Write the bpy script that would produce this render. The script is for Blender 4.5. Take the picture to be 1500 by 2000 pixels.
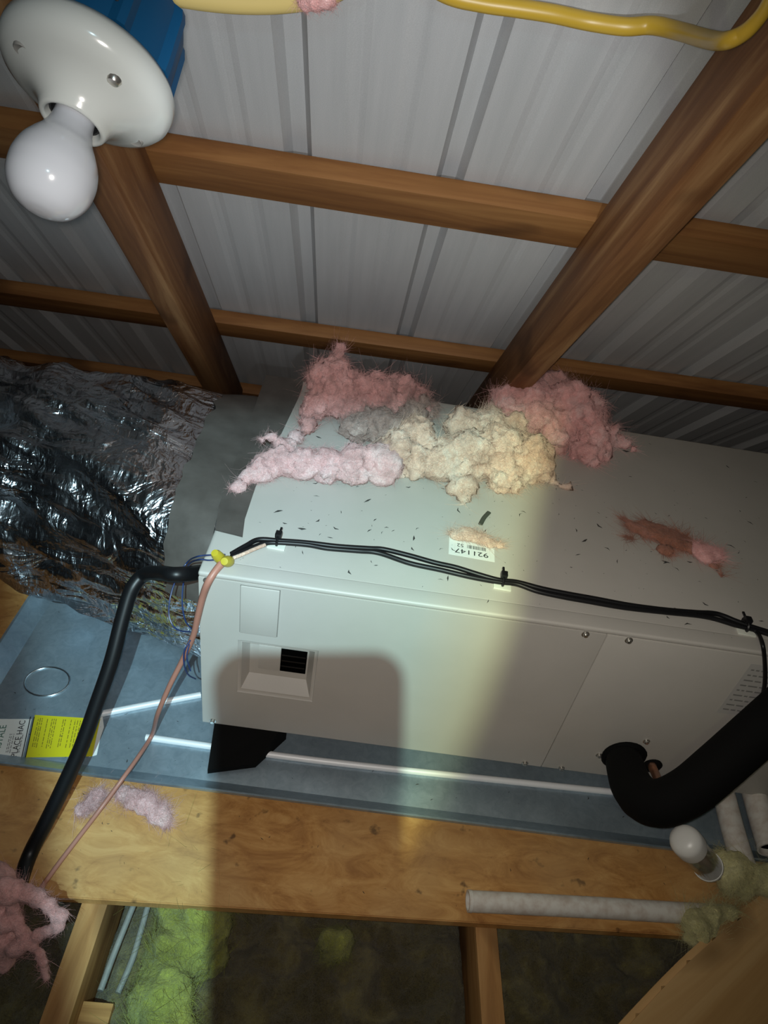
import bpy, bmesh, math, random
import numpy as np
from mathutils import Vector, Matrix, noise

for o in list(bpy.data.objects):
    bpy.data.objects.remove(o)
SC = bpy.context.scene
COL = SC.collection

# ------------------------------------------------------------------ camera, world, lights, exposure
CAM_R = Vector((0.98941, 0.03156, 0.14166)); CAM_U = Vector((-0.13115, 0.61249, 0.77952)); CAM_F = Vector((0.06216, 0.78985, -0.61015))
CAM_P = Vector((0, 0, 1.33))
CAM_M = Matrix((CAM_R, CAM_U, -CAM_F)).transposed().to_4x4()
CAM_M.translation = CAM_P
cam = bpy.data.cameras.new('camera')
cam.sensor_fit = 'VERTICAL'; cam.sensor_height = 36; cam.lens = 24.48; cam.clip_start = .01
cam_ob = bpy.data.objects.new('camera', cam); COL.objects.link(cam_ob); cam_ob.matrix_world = CAM_M
SC.camera = cam_ob

world = bpy.data.worlds.new('attic_dark'); SC.world = world; world.use_nodes = True
world.node_tree.nodes['Background'].inputs[0].default_value = (.5, .55, .62, 1)
world.node_tree.nodes['Background'].inputs[1].default_value = .006

# the phone's own flash, beside the lens
fl = bpy.data.lights.new('phone_flash', 'SPOT'); fl.energy = 25; fl.color = (1, .93, .86)
fl.spot_size = math.radians(104); fl.spot_blend = 1.0; fl.shadow_soft_size = .006
fl_ob = bpy.data.objects.new('phone_flash', fl); COL.objects.link(fl_ob)
fl_ob.matrix_world = CAM_M @ Matrix.Translation((-.006, .004, -.004))

# the head torch of the photographer, 37 cm behind the phone and a little above it
hl = bpy.data.lights.new('head_torch', 'SPOT'); hl.energy = 118; hl.color = (1, 1, 1)
hl.spot_size = math.radians(120); hl.spot_blend = .2; hl.shadow_soft_size = .0042
TORCH = Matrix.Translation((.37*.035, .37*.271, .37))
hl_ob = bpy.data.objects.new('head_torch', hl); COL.objects.link(hl_ob)
hl_ob.matrix_world = CAM_M @ TORCH
hl.use_nodes = True
def torch_beam(nt):
    N = nt.nodes; L = nt.links
    em = next(n for n in N if n.type == 'EMISSION')
    tc = N.new('ShaderNodeTexCoord'); sp = N.new('ShaderNodeSeparateXYZ'); L.new(tc.outputs['Normal'], sp.inputs[0])
    def m(op, a, b=None, c=None):
        n = N.new('ShaderNodeMath'); n.operation = op
        for i, v in enumerate((a, b, c)):
            if v is None: continue
            if isinstance(v, (int, float)): n.inputs[i].default_value = v
            else: L.new(v, n.inputs[i])
        return n.outputs[0]
    nz = m('MULTIPLY', sp.outputs[2], -1.0)
    u = m('DIVIDE', sp.outputs[0], nz); v = m('MULTIPLY', m('DIVIDE', sp.outputs[1], nz), -1.0)
    dr = m('SUBTRACT', m('MULTIPLY_ADD', v, -.28, .182), u)
    dt = m('ADD', v, .062); dl = m('ADD', m('MULTIPLY_ADD', v, -.234, .468), u)
    d2 = m('MULTIPLY', m('SUBTRACT', m('MULTIPLY_ADD', v, -.79, .36), u), .8)
    dr = m('SMOOTH_MIN', dr, d2, .05)
    e = m('SMOOTH_MIN', m('SMOOTH_MIN', dr, dt, .08), dl, .08)
    mr = N.new('ShaderNodeMapRange'); mr.interpolation_type = 'SMOOTHSTEP'
    L.new(e, mr.inputs[0]); mr.inputs[1].default_value = -.022; mr.inputs[2].default_value = .035
    mr.inputs[3].default_value = .025; mr.inputs[4].default_value = 1
    cr = N.new('ShaderNodeValToRGB'); L.new(m('MULTIPLY', dr, 4.0), cr.inputs[0])
    el = cr.color_ramp.elements
    el[0].position = 0; el[0].color = (.74, .84, .44, 1)
    el[1].position = 1; el[1].color = (.53, .86, .97, 1)
    x = el.new(.42); x.color = (.51, .88, .83, 1)
    L.new(cr.outputs[0], em.inputs[0]); L.new(mr.outputs[0], em.inputs[1])
torch_beam(hl.node_tree)
# added fill spot low beside the phone, pointed up to brighten the roof
ff = bpy.data.lights.new('roof_fill', 'SPOT'); ff.energy = 17; ff.color = (.88, .95, 1)
ff.spot_size = math.radians(42); ff.spot_blend = .5; ff.shadow_soft_size = .012
ff_ob = bpy.data.objects.new('roof_fill', ff); COL.objects.link(ff_ob)
ff_p = CAM_P + CAM_R*.10 - CAM_U*.12 + CAM_F*.01
ff_ob.matrix_world = Matrix.Translation(ff_p) @ (Vector((-0.013, 1.0595, 1.1349)) - ff_p).to_track_quat('-Z', 'Y').to_matrix().to_4x4()

vs = SC.view_settings
vs.view_transform = 'Standard'; vs.look = 'None'; vs.gamma = 1; vs.use_curve_mapping = False; vs.exposure = 0.0

# ------------------------------------------------------------------ materials
MATS = {}
def mat(name, col=(.5, .5, .5), rough=.5, metal=0.0, spec=.5, **kw):
    m = bpy.data.materials.new(name); m.use_nodes = True
    b = m.node_tree.nodes['Principled BSDF']
    b.inputs['Base Color'].default_value = (*col, 1); b.inputs['Roughness'].default_value = rough
    b.inputs['Metallic'].default_value = metal; b.inputs['Specular IOR Level'].default_value = spec
    for k, v in kw.items(): b.inputs[k.replace('_', ' ')].default_value = v
    MATS[name] = m
    return m
def nodes(m):
    return m.node_tree.nodes, m.node_tree.links, m.node_tree.nodes['Principled BSDF']
def coords(m, scale=(1, 1, 1), kind='Object'):
    N, L, b = nodes(m)
    tc = N.new('ShaderNodeTexCoord'); mp = N.new('ShaderNodeMapping'); mp.inputs['Scale'].default_value = scale
    L.new(tc.outputs[kind], mp.inputs[0]); return mp.outputs[0]
def noise_tex(m, vec, scale, detail=4, rough=.55, dist=0):
    N, L, b = nodes(m)
    n = N.new('ShaderNodeTexNoise'); n.inputs['Scale'].default_value = scale; n.inputs['Detail'].default_value = detail
    n.inputs['Roughness'].default_value = rough; n.inputs['Distortion'].default_value = dist
    L.new(vec, n.inputs['Vector']); return n.outputs['Fac']
def ramp(m, fac, stops):
    N, L, b = nodes(m)
    r = N.new('ShaderNodeValToRGB'); L.new(fac, r.inputs[0]); el = r.color_ramp.elements
    el[0].position, el[0].color = stops[0][0], (*stops[0][1], 1)
    el[1].position, el[1].color = stops[-1][0], (*stops[-1][1], 1)
    for p, c in stops[1:-1]:
        x = el.new(p); x.color = (*c, 1)
    return r.outputs[0]
def mixc(m, fac, a, b_, mode='MIX'):
    N, L, b = nodes(m)
    x = N.new('ShaderNodeMix'); x.data_type = 'RGBA'; x.blend_type = mode
    if isinstance(fac, (int, float)): x.inputs[0].default_value = fac
    else: L.new(fac, x.inputs[0])
    for i, v in ((6, a), (7, b_)):
        if isinstance(v, tuple): x.inputs[i].default_value = (*v, 1)
        else: L.new(v, x.inputs[i])
    return x.outputs[2]
def bump(m, h, strength=.3, dist=.002):
    N, L, b = nodes(m)
    n = N.new('ShaderNodeBump'); n.inputs['Strength'].default_value = strength; n.inputs['Distance'].default_value = dist
    L.new(h, n.inputs['Height']); L.new(n.outputs[0], b.inputs['Normal'])
def setc(m, c):
    N, L, b = nodes(m); L.new(c, b.inputs['Base Color'])

def wood(name, dark, mid, light, rough=.6, gscale=1.0):
    m = mat(name, mid, rough, spec=.3)
    v = coords(m, (1.6*gscale, 28*gscale, 28*gscale))
    g = noise_tex(m, v, 1.0, 6, .62, .6)
    c = ramp(m, g, [(.28, dark), (.5, mid), (.72, light)])
    v2 = coords(m, (5, 9, 9)); k = noise_tex(m, v2, 1.0, 2, .5)
    c2 = mixc(m, ramp(m, k, [(.60, (0, 0, 0)), (.78, (1, 1, 1))]), c, tuple(x*.45 for x in dark))
    setc(m, c2); bump(m, g, .25, .002); return m
wood('rafter_wood', (.095, .033, .012), (.21, .092, .034), (.40, .225, .10))
wood('rafter_wood_dark', (.13, .05, .02), (.23, .10, .04), (.32, .16, .065))
wood('purlin_wood', (.11, .042, .013), (.205, .088, .027), (.31, .15, .05))
wood('joist_wood', (.16, .065, .02), (.40, .20, .07), (.54, .32, .13))
wood('plank_wood', (.38, .20, .07), (.55, .32, .13), (.68, .44, .21), gscale=.6)
def ply():
    m = mat('plywood', (.45, .27, .11), .6, spec=.3)
    v = coords(m, (9, 20, 10)); a = noise_tex(m, v, 1.2, 7, .72, 1.2)
    c = ramp(m, a, [(.3, (.30, .125, .035)), (.5, (.49, .245, .075)), (.68, (.63, .36, .13))])
    v2 = coords(m, (1, 1, 1)); s = noise_tex(m, v2, 34, 3, .5)
    c = mixc(m, ramp(m, s, [(.66, (0, 0, 0)), (.74, (1, 1, 1))]), c, (.13, .06, .02))
    s2 = noise_tex(m, v2, 5, 3, .5)
    c = mixc(m, ramp(m, s2, [(.4, (0, 0, 0)), (.8, (.55, .55, .55))]), c, (.50, .33, .16))
    setc(m, c); bump(m, a, .3, .001)
ply()
def roofmat():
    m = mat('roof_metal', (.46, .46, .47), .5, spec=.4)
    v = coords(m, (3, 60, 60)); a = noise_tex(m, v, 1, 3)
    v2 = coords(m); b2 = noise_tex(m, v2, 900, 2)
    c = ramp(m, a, [(.3, (.43, .435, .445)), (.7, (.50, .50, .51))])
    c = mixc(m, .25, c, ramp(m, b2, [(.3, (.3, .3, .3)), (.7, (.62, .62, .62))])); setc(m, c)
roofmat()
def cabmat():
    m = mat('cabinet_paint', (.50, .475, .435), .42, spec=.4)
    v = coords(m); a = noise_tex(m, v, 420, 2); b2 = noise_tex(m, v, 6, 4)
    c = ramp(m, b2, [(.3, (.475, .455, .415)), (.7, (.52, .495, .455))]); setc(m, c); bump(m, a, .12, .0006)
cabmat()
def galv(name, base, lo, hi, metal=.62, rough=.36):
    m = mat(name, base, rough, metal)
    v = coords(m); a = noise_tex(m, v, 55, 4, .6, 1); b2 = noise_tex(m, v, 5, 3)
    c = ramp(m, a, [(.3, lo), (.7, hi)])
    c = mixc(m, ramp(m, b2, [(.35, (0, 0, 0)), (.75, (.5, .5, .5))]), c, (.16, .17, .18)); setc(m, c)
    d = noise_tex(m, v, 240, 2)
    N, L, b = nodes(m); mr = N.new('ShaderNodeMapRange'); L.new(d, mr.inputs[0]); mr.inputs[3].default_value = rough-.1; mr.inputs[4].default_value = rough+.15
    L.new(mr.outputs[0], b.inputs['Roughness'])
galv('galvanised', (.4, .45, .5), (.32, .41, .48), (.44, .54, .61))
galv('dull_tube', (.4, .4, .4), (.30, .30, .29), (.42, .42, .40), .3)
mat('ring_metal', (.75, .78, .80), .22, 1.0)
mat('rib_glint', (.86, .87, .88), .45, .1)  # near-white colour stands in for the glint along the pan ribs
def foil():
    m = mat('foil', (.78, .79, .82), .2, 1.0)
    v = coords(m, (1, 1, 1)); w = coords(m, (6, 10, 10)); b2 = noise_tex(m, w, 1.3, 3, .45, 2.4); w3 = coords(m, (60, 24, 24)); b3 = noise_tex(m, w3, 1.3, 3, .5, .5)
    N, L, b = nodes(m); ad = N.new('ShaderNodeMath'); ad.operation = 'MULTIPLY_ADD'; L.new(b3, ad.inputs[0]); ad.inputs[1].default_value = .35; L.new(b2, ad.inputs[2])
    bump(m, ad.outputs[0], .75, .018)
    c = ramp(m, noise_tex(m, v, 7, 3), [(.3, (.40, .39, .41)), (.6, (.80, .81, .85))]); setc(m, c)
    mr = N.new('ShaderNodeMapRange'); L.new(noise_tex(m, v, 11, 3), mr.inputs[0]); mr.inputs[3].default_value = .10; mr.inputs[4].default_value = .36
    L.new(mr.outputs[0], b.inputs['Roughness'])
foil()
def tape():
    m = mat('grey_tape', (.25, .24, .22), .6, .15)
    v = coords(m); a = noise_tex(m, v, 14, 5)
    setc(m, ramp(m, a, [(.3, (.075, .065, .057)), (.7, (.135, .12, .108))])); bump(m, a, .4, .003)
tape()
def fluffmat(name, lo, mid, hi, scale=22):
    m = mat(name, mid, .95, spec=.05)
    v = coords(m); a = noise_tex(m, v, scale, 5, .65, .6); f2 = noise_tex(m, v, 260, 3, .6, 2)
    c = ramp(m, a, [(.32, lo), (.5, mid), (.66, hi)])
    c = mixc(m, .35, c, ramp(m, f2, [(.3, tuple(.55*x for x in mid)), (.7, tuple(min(1, 1.3*x) for x in hi))])); setc(m, c)
    bump(m, f2, .8, .004)
    N, L, b = nodes(m)
    b.inputs['Subsurface Weight'].default_value = .08; b.inputs['Subsurface Radius'].default_value = (.012, .008, .006)
    b.inputs['Sheen Weight'].default_value = .25
fluffmat('pink_fluff', (.62, .22, .20), (.94, .44, .42), (.98, .62, .60))
fluffmat('dusky_pink_fluff', (.25, .11, .095), (.76, .36, .33), (.95, .52, .49))
fluffmat('pale_pink_fluff', (.55, .26, .25), (.84, .47, .46), (.92, .66, .64))
fluffmat('cream_fluff', (.50, .24, .15), (.86, .54, .40), (.94, .74, .61))
fluffmat('grey_fluff', (.20, .12, .10), (.38, .26, .22), (.60, .46, .41))
fluffmat('rusty_fluff', (.20, .07, .035), (.34, .13, .07), (.52, .24, .18))
fluffmat('yellow_fluff', (.07, .06, .015), (.20, .20, .04), (.36, .37, .085), 14)
fluffmat('shaded_brown_fluff', (.02, .015, .01), (.07, .055, .028), (.20, .17, .07), 14)  # brown with the lack of torch light put into its colour
fluffmat('pale_yellow_fluff', (.42, .37, .15), (.64, .58, .27), (.78, .73, .42))
mat('porcelain', (.50, .53, .52), .16, spec=.6)
mat('bulb_glass', (.47, .50, .55), .14, spec=.5, Coat_Weight=.4, Coat_Roughness=.05)
mat('blue_plastic', (.003, .055, .14), .5, spec=.3)
mat('blue_plastic_dark', (.008, .012, .02), .6)
mat('black_rubber', (.004, .004, .004), .85, spec=.12)
mat('black_cable', (.007, .007, .008), .42, spec=.35)
mat('black_void', (.002, .002, .002), .9, spec=0)
mat('yellow_cord', (.52, .33, .035), .38)
mat('pale_yellow_cord', (.68, .52, .19), .5)
mat('white_plastic', (.74, .73, .70), .35)
mat('nylon_pad', (.72, .74, .66), .5)
def pvc():
    m = mat('pvc', (.68, .64, .59), .4)
    v = coords(m); a = noise_tex(m, v, 60, 4)
    setc(m, ramp(m, a, [(.30, (.56, .48, .42)), (.6, (.72, .69, .64))]))
pvc()
mat('clear_plastic', (.9, .9, .88), .08, spec=.5, Transmission_Weight=.92, IOR=1.3)
mat('salmon_wire', (.42, .19, .14), .45)
mat('blue_wire', (.015, .035, .12), .4)
mat('yellow_nut', (.50, .41, .03), .4)
mat('copper', (.42, .20, .12), .38, .7)
mat('screw_metal', (.62, .60, .56), .25, .9)
mat('sticker_white', (.80, .82, .78), .5)
mat('sticker_yellow', (.62, .55, .012), .45)
mat('sticker_grey', (.46, .45, .43), .5)
mat('ink', (.012, .014, .016), .6)
mat('faint_ink', (.20, .20, .19), .7)
mat('olive_ink', (.20, .16, .01), .6)
mat('green_ink', (.03, .14, .09), .6)
mat('fleck', (.035, .033, .03), .8)
mat('twig', (.06, .065, .05), .8)
mat('phone_body', (.02, .02, .022), .3)
mat('drywall_back', (.12, .10, .08), .9)
mat('groove', (.18, .175, .16), .7)

# ------------------------------------------------------------------ mesh helpers
def tag(o, label=None, cat=None, group=None, kind=None):
    if label: o['label'] = label
    if cat: o['category'] = cat
    if group: o['group'] = group
    if kind: o['kind'] = kind
    return o
def empty(name, loc=(0, 0, 0), rz=0):
    o = bpy.data.objects.new(name, None); COL.objects.link(o); o.location = loc; o.rotation_euler = (0, 0, rz)
    o.empty_display_size = .05
    return o
def link(name, me, material, parent=None, mw=None):
    o = bpy.data.objects.new(name, me); COL.objects.link(o)
    if material and not me.materials: me.materials.append(MATS[material] if isinstance(material, str) else material)
    if parent is not None: o.parent = parent
    if mw is not None: o.matrix_local = mw
    return o
def shade(me, angle=None):
    for p in me.polygons: p.use_smooth = True
    if angle is not None: me.set_sharp_from_angle(angle=math.radians(angle))
def from_bm(bm, name, material, parent=None, mw=None, smooth=None):
    bmesh.ops.recalc_face_normals(bm, faces=bm.faces)
    me = bpy.data.meshes.new(name); bm.to_mesh(me); bm.free()
    if smooth: shade(me, smooth)
    return link(name, me, material, parent, mw)
def bm_box(bm, a, b, bevel=0, seg=2):
    r = bmesh.ops.create_cube(bm, size=1.0)
    vsx = r['verts']
    for v in vsx:
        v.co = Vector([a[i] + (v.co[i]+.5)*(b[i]-a[i]) for i in range(3)])
    if bevel:
        es = list({e for v in vsx for e in v.link_edges})
        bmesh.ops.bevel(bm, geom=es, offset=bevel, segments=seg, affect='EDGES', profile=.6)
def box(name, a, b, material, parent=None, bevel=0, mw=None, smooth=None, seg=2):
    bm = bmesh.new(); bm_box(bm, a, b, bevel, seg)
    return from_bm(bm, name, material, parent, mw, smooth or (40 if bevel else None))
def catmull(pts, per=8):
    P = [Vector(p) for p in pts]
    if len(P) < 3: return [P[0].lerp(P[-1], i/per) for i in range(per+1)]
    Q = [2*P[0]-P[1]] + P + [2*P[-1]-P[-2]]; out = []
    for i in range(1, len(Q)-2):
        p0, p1, p2, p3 = Q[i-1:i+3]
        for k in range(per):
            t = k/per
            out.append(.5*((2*p1)+(p2-p0)*t+(2*p0-5*p1+4*p2-p3)*t*t+(3*p1-p0-3*p2+p3)*t**3))
    out.append(P[-1]); return out
def bm_tube(bm, pts, r, sides=10, per=8, cap=True, flat=1.0, raw=False):
    C = [Vector(p) for p in pts] if raw else catmull(pts, per)
    n = len(C); T = [(C[min(i+1, n-1)]-C[max(i-1, 0)]).normalized() for i in range(n)]
    up = Vector((0, 0, 1)) if abs(T[0].z) < .9 else Vector((0, 1, 0))
    N0 = (up - T[0]*up.dot(T[0])).normalized(); rings = []
    for i in range(n):
        N0 = (N0 - T[i]*N0.dot(T[i])).normalized(); B = T[i].cross(N0)
        rr = r(i/(n-1)) if callable(r) else r
        rings.append([bm.verts.new(C[i] + rr*(math.cos(2*math.pi*k/sides)*N0*flat + math.sin(2*math.pi*k/sides)*B)) for k in range(sides)])
    for a, b in zip(rings, rings[1:]):
        for k in range(sides):
            bm.faces.new((a[k], a[(k+1) % sides], b[(k+1) % sides], b[k]))
    if cap:
        bm.faces.new(rings[0]); bm.faces.new(rings[-1])
def tube(name, pts, r, material, parent=None, **kw):
    bm = bmesh.new(); bm_tube(bm, pts, r, **kw)
    return from_bm(bm, name, material, parent, None, 50)
def bm_lathe(bm, prof, seg=32, closed=False):
    rings = []
    for r, z in prof:
        if r < 1e-6: rings.append([bm.verts.new((0, 0, z))])
        else: rings.append([bm.verts.new((r*math.cos(2*math.pi*k/seg), r*math.sin(2*math.pi*k/seg), z)) for k in range(seg)])
    for a, b in zip(rings, rings[1:]):
        for k in range(seg):
            k2 = (k+1) % seg
            if len(a) == 1 and len(b) == 1: continue
            if len(a) == 1: bm.faces.new((a[0], b[k], b[k2]))
            elif len(b) == 1: bm.faces.new((a[k], a[k2], b[0]))
            else: bm.faces.new((a[k], a[k2], b[k2], b[k]))
def lathe(name, prof, material, parent=None, seg=32, mw=None, smooth=45):
    bm = bmesh.new(); bm_lathe(bm, prof, seg); return from_bm(bm, name, material, parent, mw, smooth)
def prism(name, poly, z0, z1, material, parent=None, bevel=0, mw=None):
    bm = bmesh.new()
    a = [bm.verts.new((x, y, z0)) for x, y in poly]; b = [bm.verts.new((x, y, z1)) for x, y in poly]
    n = len(poly); bm.faces.new(a); bm.faces.new(b)
    for i in range(n): bm.faces.new((a[i], a[(i+1) % n], b[(i+1) % n], b[i]))
    bmesh.ops.recalc_face_normals(bm, faces=bm.faces)
    if bevel: bmesh.ops.bevel(bm, geom=bm.edges[:], offset=bevel, segments=2, affect='EDGES')
    return from_bm(bm, name, material, parent, mw, 40 if bevel else None)
def frame_m(o, x, z):
    x = Vector(x).normalized(); z = Vector(z); z = (z - x*z.dot(x)).normalized(); y = z.cross(x)
    m = Matrix((x, y, z)).transposed().to_4x4(); m.translation = Vector(o); return m
def axis_m(o, z):
    z = Vector(z).normalized(); h = Vector((0, 0, 1)) if abs(z.z) < .9 else Vector((1, 0, 0))
    x = h.cross(z).normalized(); y = z.cross(x)
    m = Matrix((x, y, z)).transposed().to_4x4(); m.translation = Vector(o); return m
def beam(name, p0, p1, width, depth, up, material, label, cat, group=None, bevel=.003):
    """board from p0 to p1 (centre of its lower face), lower face away from `up`"""
    d = Vector(p1)-Vector(p0)
    o = box(name, (0, -width/2, 0), (d.length, width/2, depth), material, None, bevel, frame_m(p0, d, up))
    return tag(o, label, cat, group)
def text_mesh(s, size):
    cu = bpy.data.curves.new('t', 'FONT'); cu.body = s; cu.size = size; cu.align_x = 'CENTER'; cu.align_y = 'CENTER'; cu.extrude = .00005
    ob = bpy.data.objects.new('t', cu); COL.objects.link(ob)
    dg = bpy.context.evaluated_depsgraph_get(); me = bpy.data.meshes.new_from_object(ob.evaluated_get(dg))
    bpy.data.objects.remove(ob); bpy.data.curves.remove(cu); return me
def text(name, s, size, material, parent, mw):
    me = text_mesh(s, size); me.materials.clear(); return link(name, me, material, parent, mw)

CLOUD = {}
def cloud(size, depth):
    k = (size, depth)
    if k not in CLOUD:
        t = bpy.data.textures.new('cloud', 'CLOUDS'); t.noise_scale = size; t.noise_depth = depth; t.noise_basis = 'ORIGINAL_PERLIN'; CLOUD[k] = t
    return CLOUD[k]
def fluff(name, blobs, material, voxel=.005, amp=.028, fine=.018, fibres=900, flen=.019, squash=1.0, seed=1, parent=None, floor=None):
    rnd = random.Random(seed); bm = bmesh.new()
    c0 = Vector((0, 0, 0))
    for x, y, z, r in blobs: c0 += Vector((x, y, z))
    c0 /= len(blobs)
    base = min(z-r*squash for x, y, z, r in blobs) if floor is None else floor
    org = Vector((c0.x, c0.y, base))
    for x, y, z, r in blobs:
        g = bmesh.ops.create_icosphere(bm, subdivisions=3, radius=1.0)
        sx, sy = rnd.uniform(.9, 1.2), rnd.uniform(.9, 1.2)
        for v in g['verts']:
            v.co = Vector((v.co.x*r*sx, v.co.y*r*sy, v.co.z*r*squash)) + Vector((x, y, z)) - org
    me = bpy.data.meshes.new('t'); bm.to_mesh(me); bm.free()
    ob = bpy.data.objects.new('t', me); COL.objects.link(ob)
    ob.location = (seed*.37, seed*.21, seed*.13)
    r = ob.modifiers.new('r', 'REMESH'); r.mode = 'VOXEL'; r.voxel_size = voxel
    for sz, am, dp in ((.055, amp, 1), (.018, fine, 3), (.0065, fine*.55, 2)):
        d = ob.modifiers.new('d', 'DISPLACE'); d.texture = cloud(sz, dp); d.texture_coords = 'GLOBAL'; d.strength = am*2; d.mid_level = .5
    dg = bpy.context.evaluated_depsgraph_get(); m2 = bpy.data.meshes.new_from_object(ob.evaluated_get(dg))
    bpy.data.objects.remove(ob); bpy.data.meshes.remove(me)
    if floor is not None:
        for v in m2.vertices:
            if v.co.z < .0008: v.co.z = .0008
    # fibres: thin ribbons that follow a swirling field over the surface and fray off it
    nv = len(m2.vertices); co = np.empty(nv*3, np.float32); no = np.empty(nv*3, np.float32)
    m2.vertices.foreach_get('co', co); m2.vertices.foreach_get('normal', no); co = co.reshape(-1, 3).astype(float); no = no.reshape(-1, 3).astype(float)
    g = np.random.default_rng(seed); F_ = fibres*11; idx = g.integers(0, nv, F_); p = co[idx]; n = no[idx]
    ph = np.stack([np.sin(p @ k + q) for k, q in zip(g.normal(0, 38, (6, 3)), g.uniform(0, 6, 6))], 1)
    t = np.stack([ph[:, 0]+ph[:, 1], ph[:, 2]+ph[:, 3], .5*(ph[:, 4]+ph[:, 5])], 1) + g.normal(0, .55, (F_, 3))
    t -= n*np.sum(t*n, 1, keepdims=True)*.9; t /= np.linalg.norm(t, axis=1, keepdims=True)+1e-9
    b = np.cross(n, t); ln = flen*g.uniform(.25, 1, F_)**1.5*1.25; wd = g.uniform(.00018, .00055, F_)*(flen/.03)**.5
    lift = g.normal(.06, .16, F_); curl = g.normal(0, 1.1, F_); K = 5; V = np.empty((F_, K, 2, 3))
    for k in range(K):
        q = k/(K-1); c = p - n*.0015 + t*(ln*q)[:, None] + n*(ln*lift*q)[:, None] + b*(ln*curl*q*q)[:, None] - n*(ln*.25*q*q*curl)[:, None]
        if floor is not None: c[:, 2] = np.maximum(c[:, 2], .0012)
        sd = (b*.8+n*.6)*(wd*(1-.75*q))[:, None]; V[:, k, 0] = c-sd; V[:, k, 1] = c+sd
    npoly = len(m2.polygons); base_f = [tuple(pp.vertices) for pp in m2.polygons]
    o_ = nv + np.arange(F_)[:, None]*(2*K) + np.arange(K-1)[None, :]*2
    quads = np.stack([o_, o_+1, o_+3, o_+2], -1).reshape(-1, 4).tolist()
    verts = np.concatenate([co, V.reshape(-1, 3)]).tolist()
    bpy.data.meshes.remove(m2); m3 = bpy.data.meshes.new(name); m3.from_pydata(verts, [], base_f+quads); shade(m3)
    o = link(name, m3, material, parent); o.location = org
    return o
def flecks(name, n, region, z, smin, smax, label, parent=None, seed=3, zf=None):
    rnd = random.Random(seed); bm = bmesh.new()
    for _ in range(n):
        x, y = region(rnd); s = smin*(smax/smin)**(rnd.random()**2.2); a = rnd.uniform(0, 6.3)
        d = Vector((math.cos(a), math.sin(a), 0)); q = Vector((-d.y, d.x, 0)); c = Vector((x, y, z if zf is None else zf(x, y)))
        w = s*rnd.uniform(.09, .26); bend = q*s*rnd.uniform(-.5, .5)
        pts = [c-d*s-q*w*.3, c+bend+q*-w, c+d*s, c+bend+q*w]
        lo = [bm.verts.new(p) for p in pts]; hi = [bm.verts.new(p*.5+(c+bend*.5)*.5+Vector((0, 0, w*.8))) for p in pts]
        bm.faces.new(hi)
        for i in range(4): bm.faces.new((lo[i], lo[(i+1) % 4], hi[(i+1) % 4], hi[i]))
    o = from_bm(bm, name, 'fleck', parent)
    return tag(o, label, 'debris', kind='stuff')

# ------------------------------------------------------------------ the setting: roof, attic floor, eave wall
SLOPE = math.radians(45.5)
SD = Vector((0, math.cos(SLOPE), -math.sin(SLOPE)))      # down the slope
RN = Vector((0, math.sin(SLOPE), math.cos(SLOPE)))       # out of the roof
def roof_pt(x, s, c): return CAM_P + Vector((x, 0, 0)) + SD*s + RN*c
C_RAFT, C_PURL, C_ROOF = .48, .585, .619

roof = tag(empty('ceiling', roof_pt(0, .9, C_ROOF)), 'sloping underside of a ribbed sheet metal roof', None, None, 'structure')
roof.matrix_world = frame_m(roof_pt(0, .9, C_ROOF), SD, RN)
def roof_sheet(x0):
    # local frame of the roof: X down the slope, Y along -world X... (y = RN x SD), Z outwards
    W = .219; prof = []
    def major(c): return [(c-.020, 0), (c-.0105, .019), (c+.0105, .019), (c+.020, 0)]
    def minor(c): return [(c-.014, 0), (c-.005, .0020), (c+.005, .0020), (c+.014, 0)]
    for k in range(3):
        c = x0 + k*W
        prof += major(c) + minor(c+W*.355) + minor(c+W*.645)
    prof += major(x0+3*W)
    bm = bmesh.new(); L0, L1 = -1.35, 1.62; rows = []
    for s in (L0, L1):
        rows.append([[bm.verts.new((s, y, z+t)) for y, z in prof] for t in (0, .0006)])
    for t in (0, 1):
        a, b = rows[0][t], rows[1][t]
        for i in range(len(prof)-1): bm.faces.new((a[i], a[i+1], b[i+1], b[i]))
    me = bpy.data.meshes.new('roofing_sheet'); bm.to_mesh(me); bm.free(); return me
ysign = (RN.cross(SD)).x     # local Y along world +/-X
sheet = None
for k in range(-3, 3):
    me = roof_sheet(0.0) if sheet is None else sheet
    sheet = me
    o = link('roofing_sheet', me, 'roof_metal', roof)
    yy = (-.126 + .657*k)*ysign
    if ysign < 0: yy = (-.126 + .657*(k+1))*ysign
    o.location = (0, yy, .0012*(k % 2))

fl_o = box('floor', (-2.2, -1.4, -.02), (2.2, 2.1, 0), 'drywall_back'); tag(fl_o, kind='structure')
wl = box('wall_back', (-2.2, 2.06, 0), (2.2, 2.10, .12), 'rafter_wood_dark'); tag(wl, kind='structure')

# rafters, purlins, joists
def rafter(xa, xb, label, material='rafter_wood'):
    x = (xa+xb)/2
    return beam('rafter', roof_pt(x, -.45, C_RAFT), roof_pt(x, 2.02, C_RAFT), xb-xa, C_PURL-C_RAFT, RN, material, label, 'rafter', 'rafters under the metal roof', .006)
rafter(-.378, -.331, 'sloping wooden rafter behind the light bulb, carrying the blue electrical box')
rafter(.307, .355, 'sloping wooden rafter at the right, crossed by the yellow cord near its top')
def purlin(s1, label, w=.078, x0=-1.5, x1=1.7, skew=0):
    a = roof_pt(x0, s1+w/2+skew*x0, C_PURL+.0005); b = roof_pt(x1, s1+w/2+skew*x1, C_PURL+.0005)
    return beam('purlin', a, b, w, C_ROOF-C_PURL-.002, RN, 'purlin_wood', label, 'purlin', 'purlins under the metal roof')
purlin(.918, 'wide flat wooden purlin across the roof beside the porcelain lamp holder', skew=-.004)
purlin(1.518, 'thin looking wooden purlin low on the roof just above the pink insulation', skew=-.02)
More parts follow.
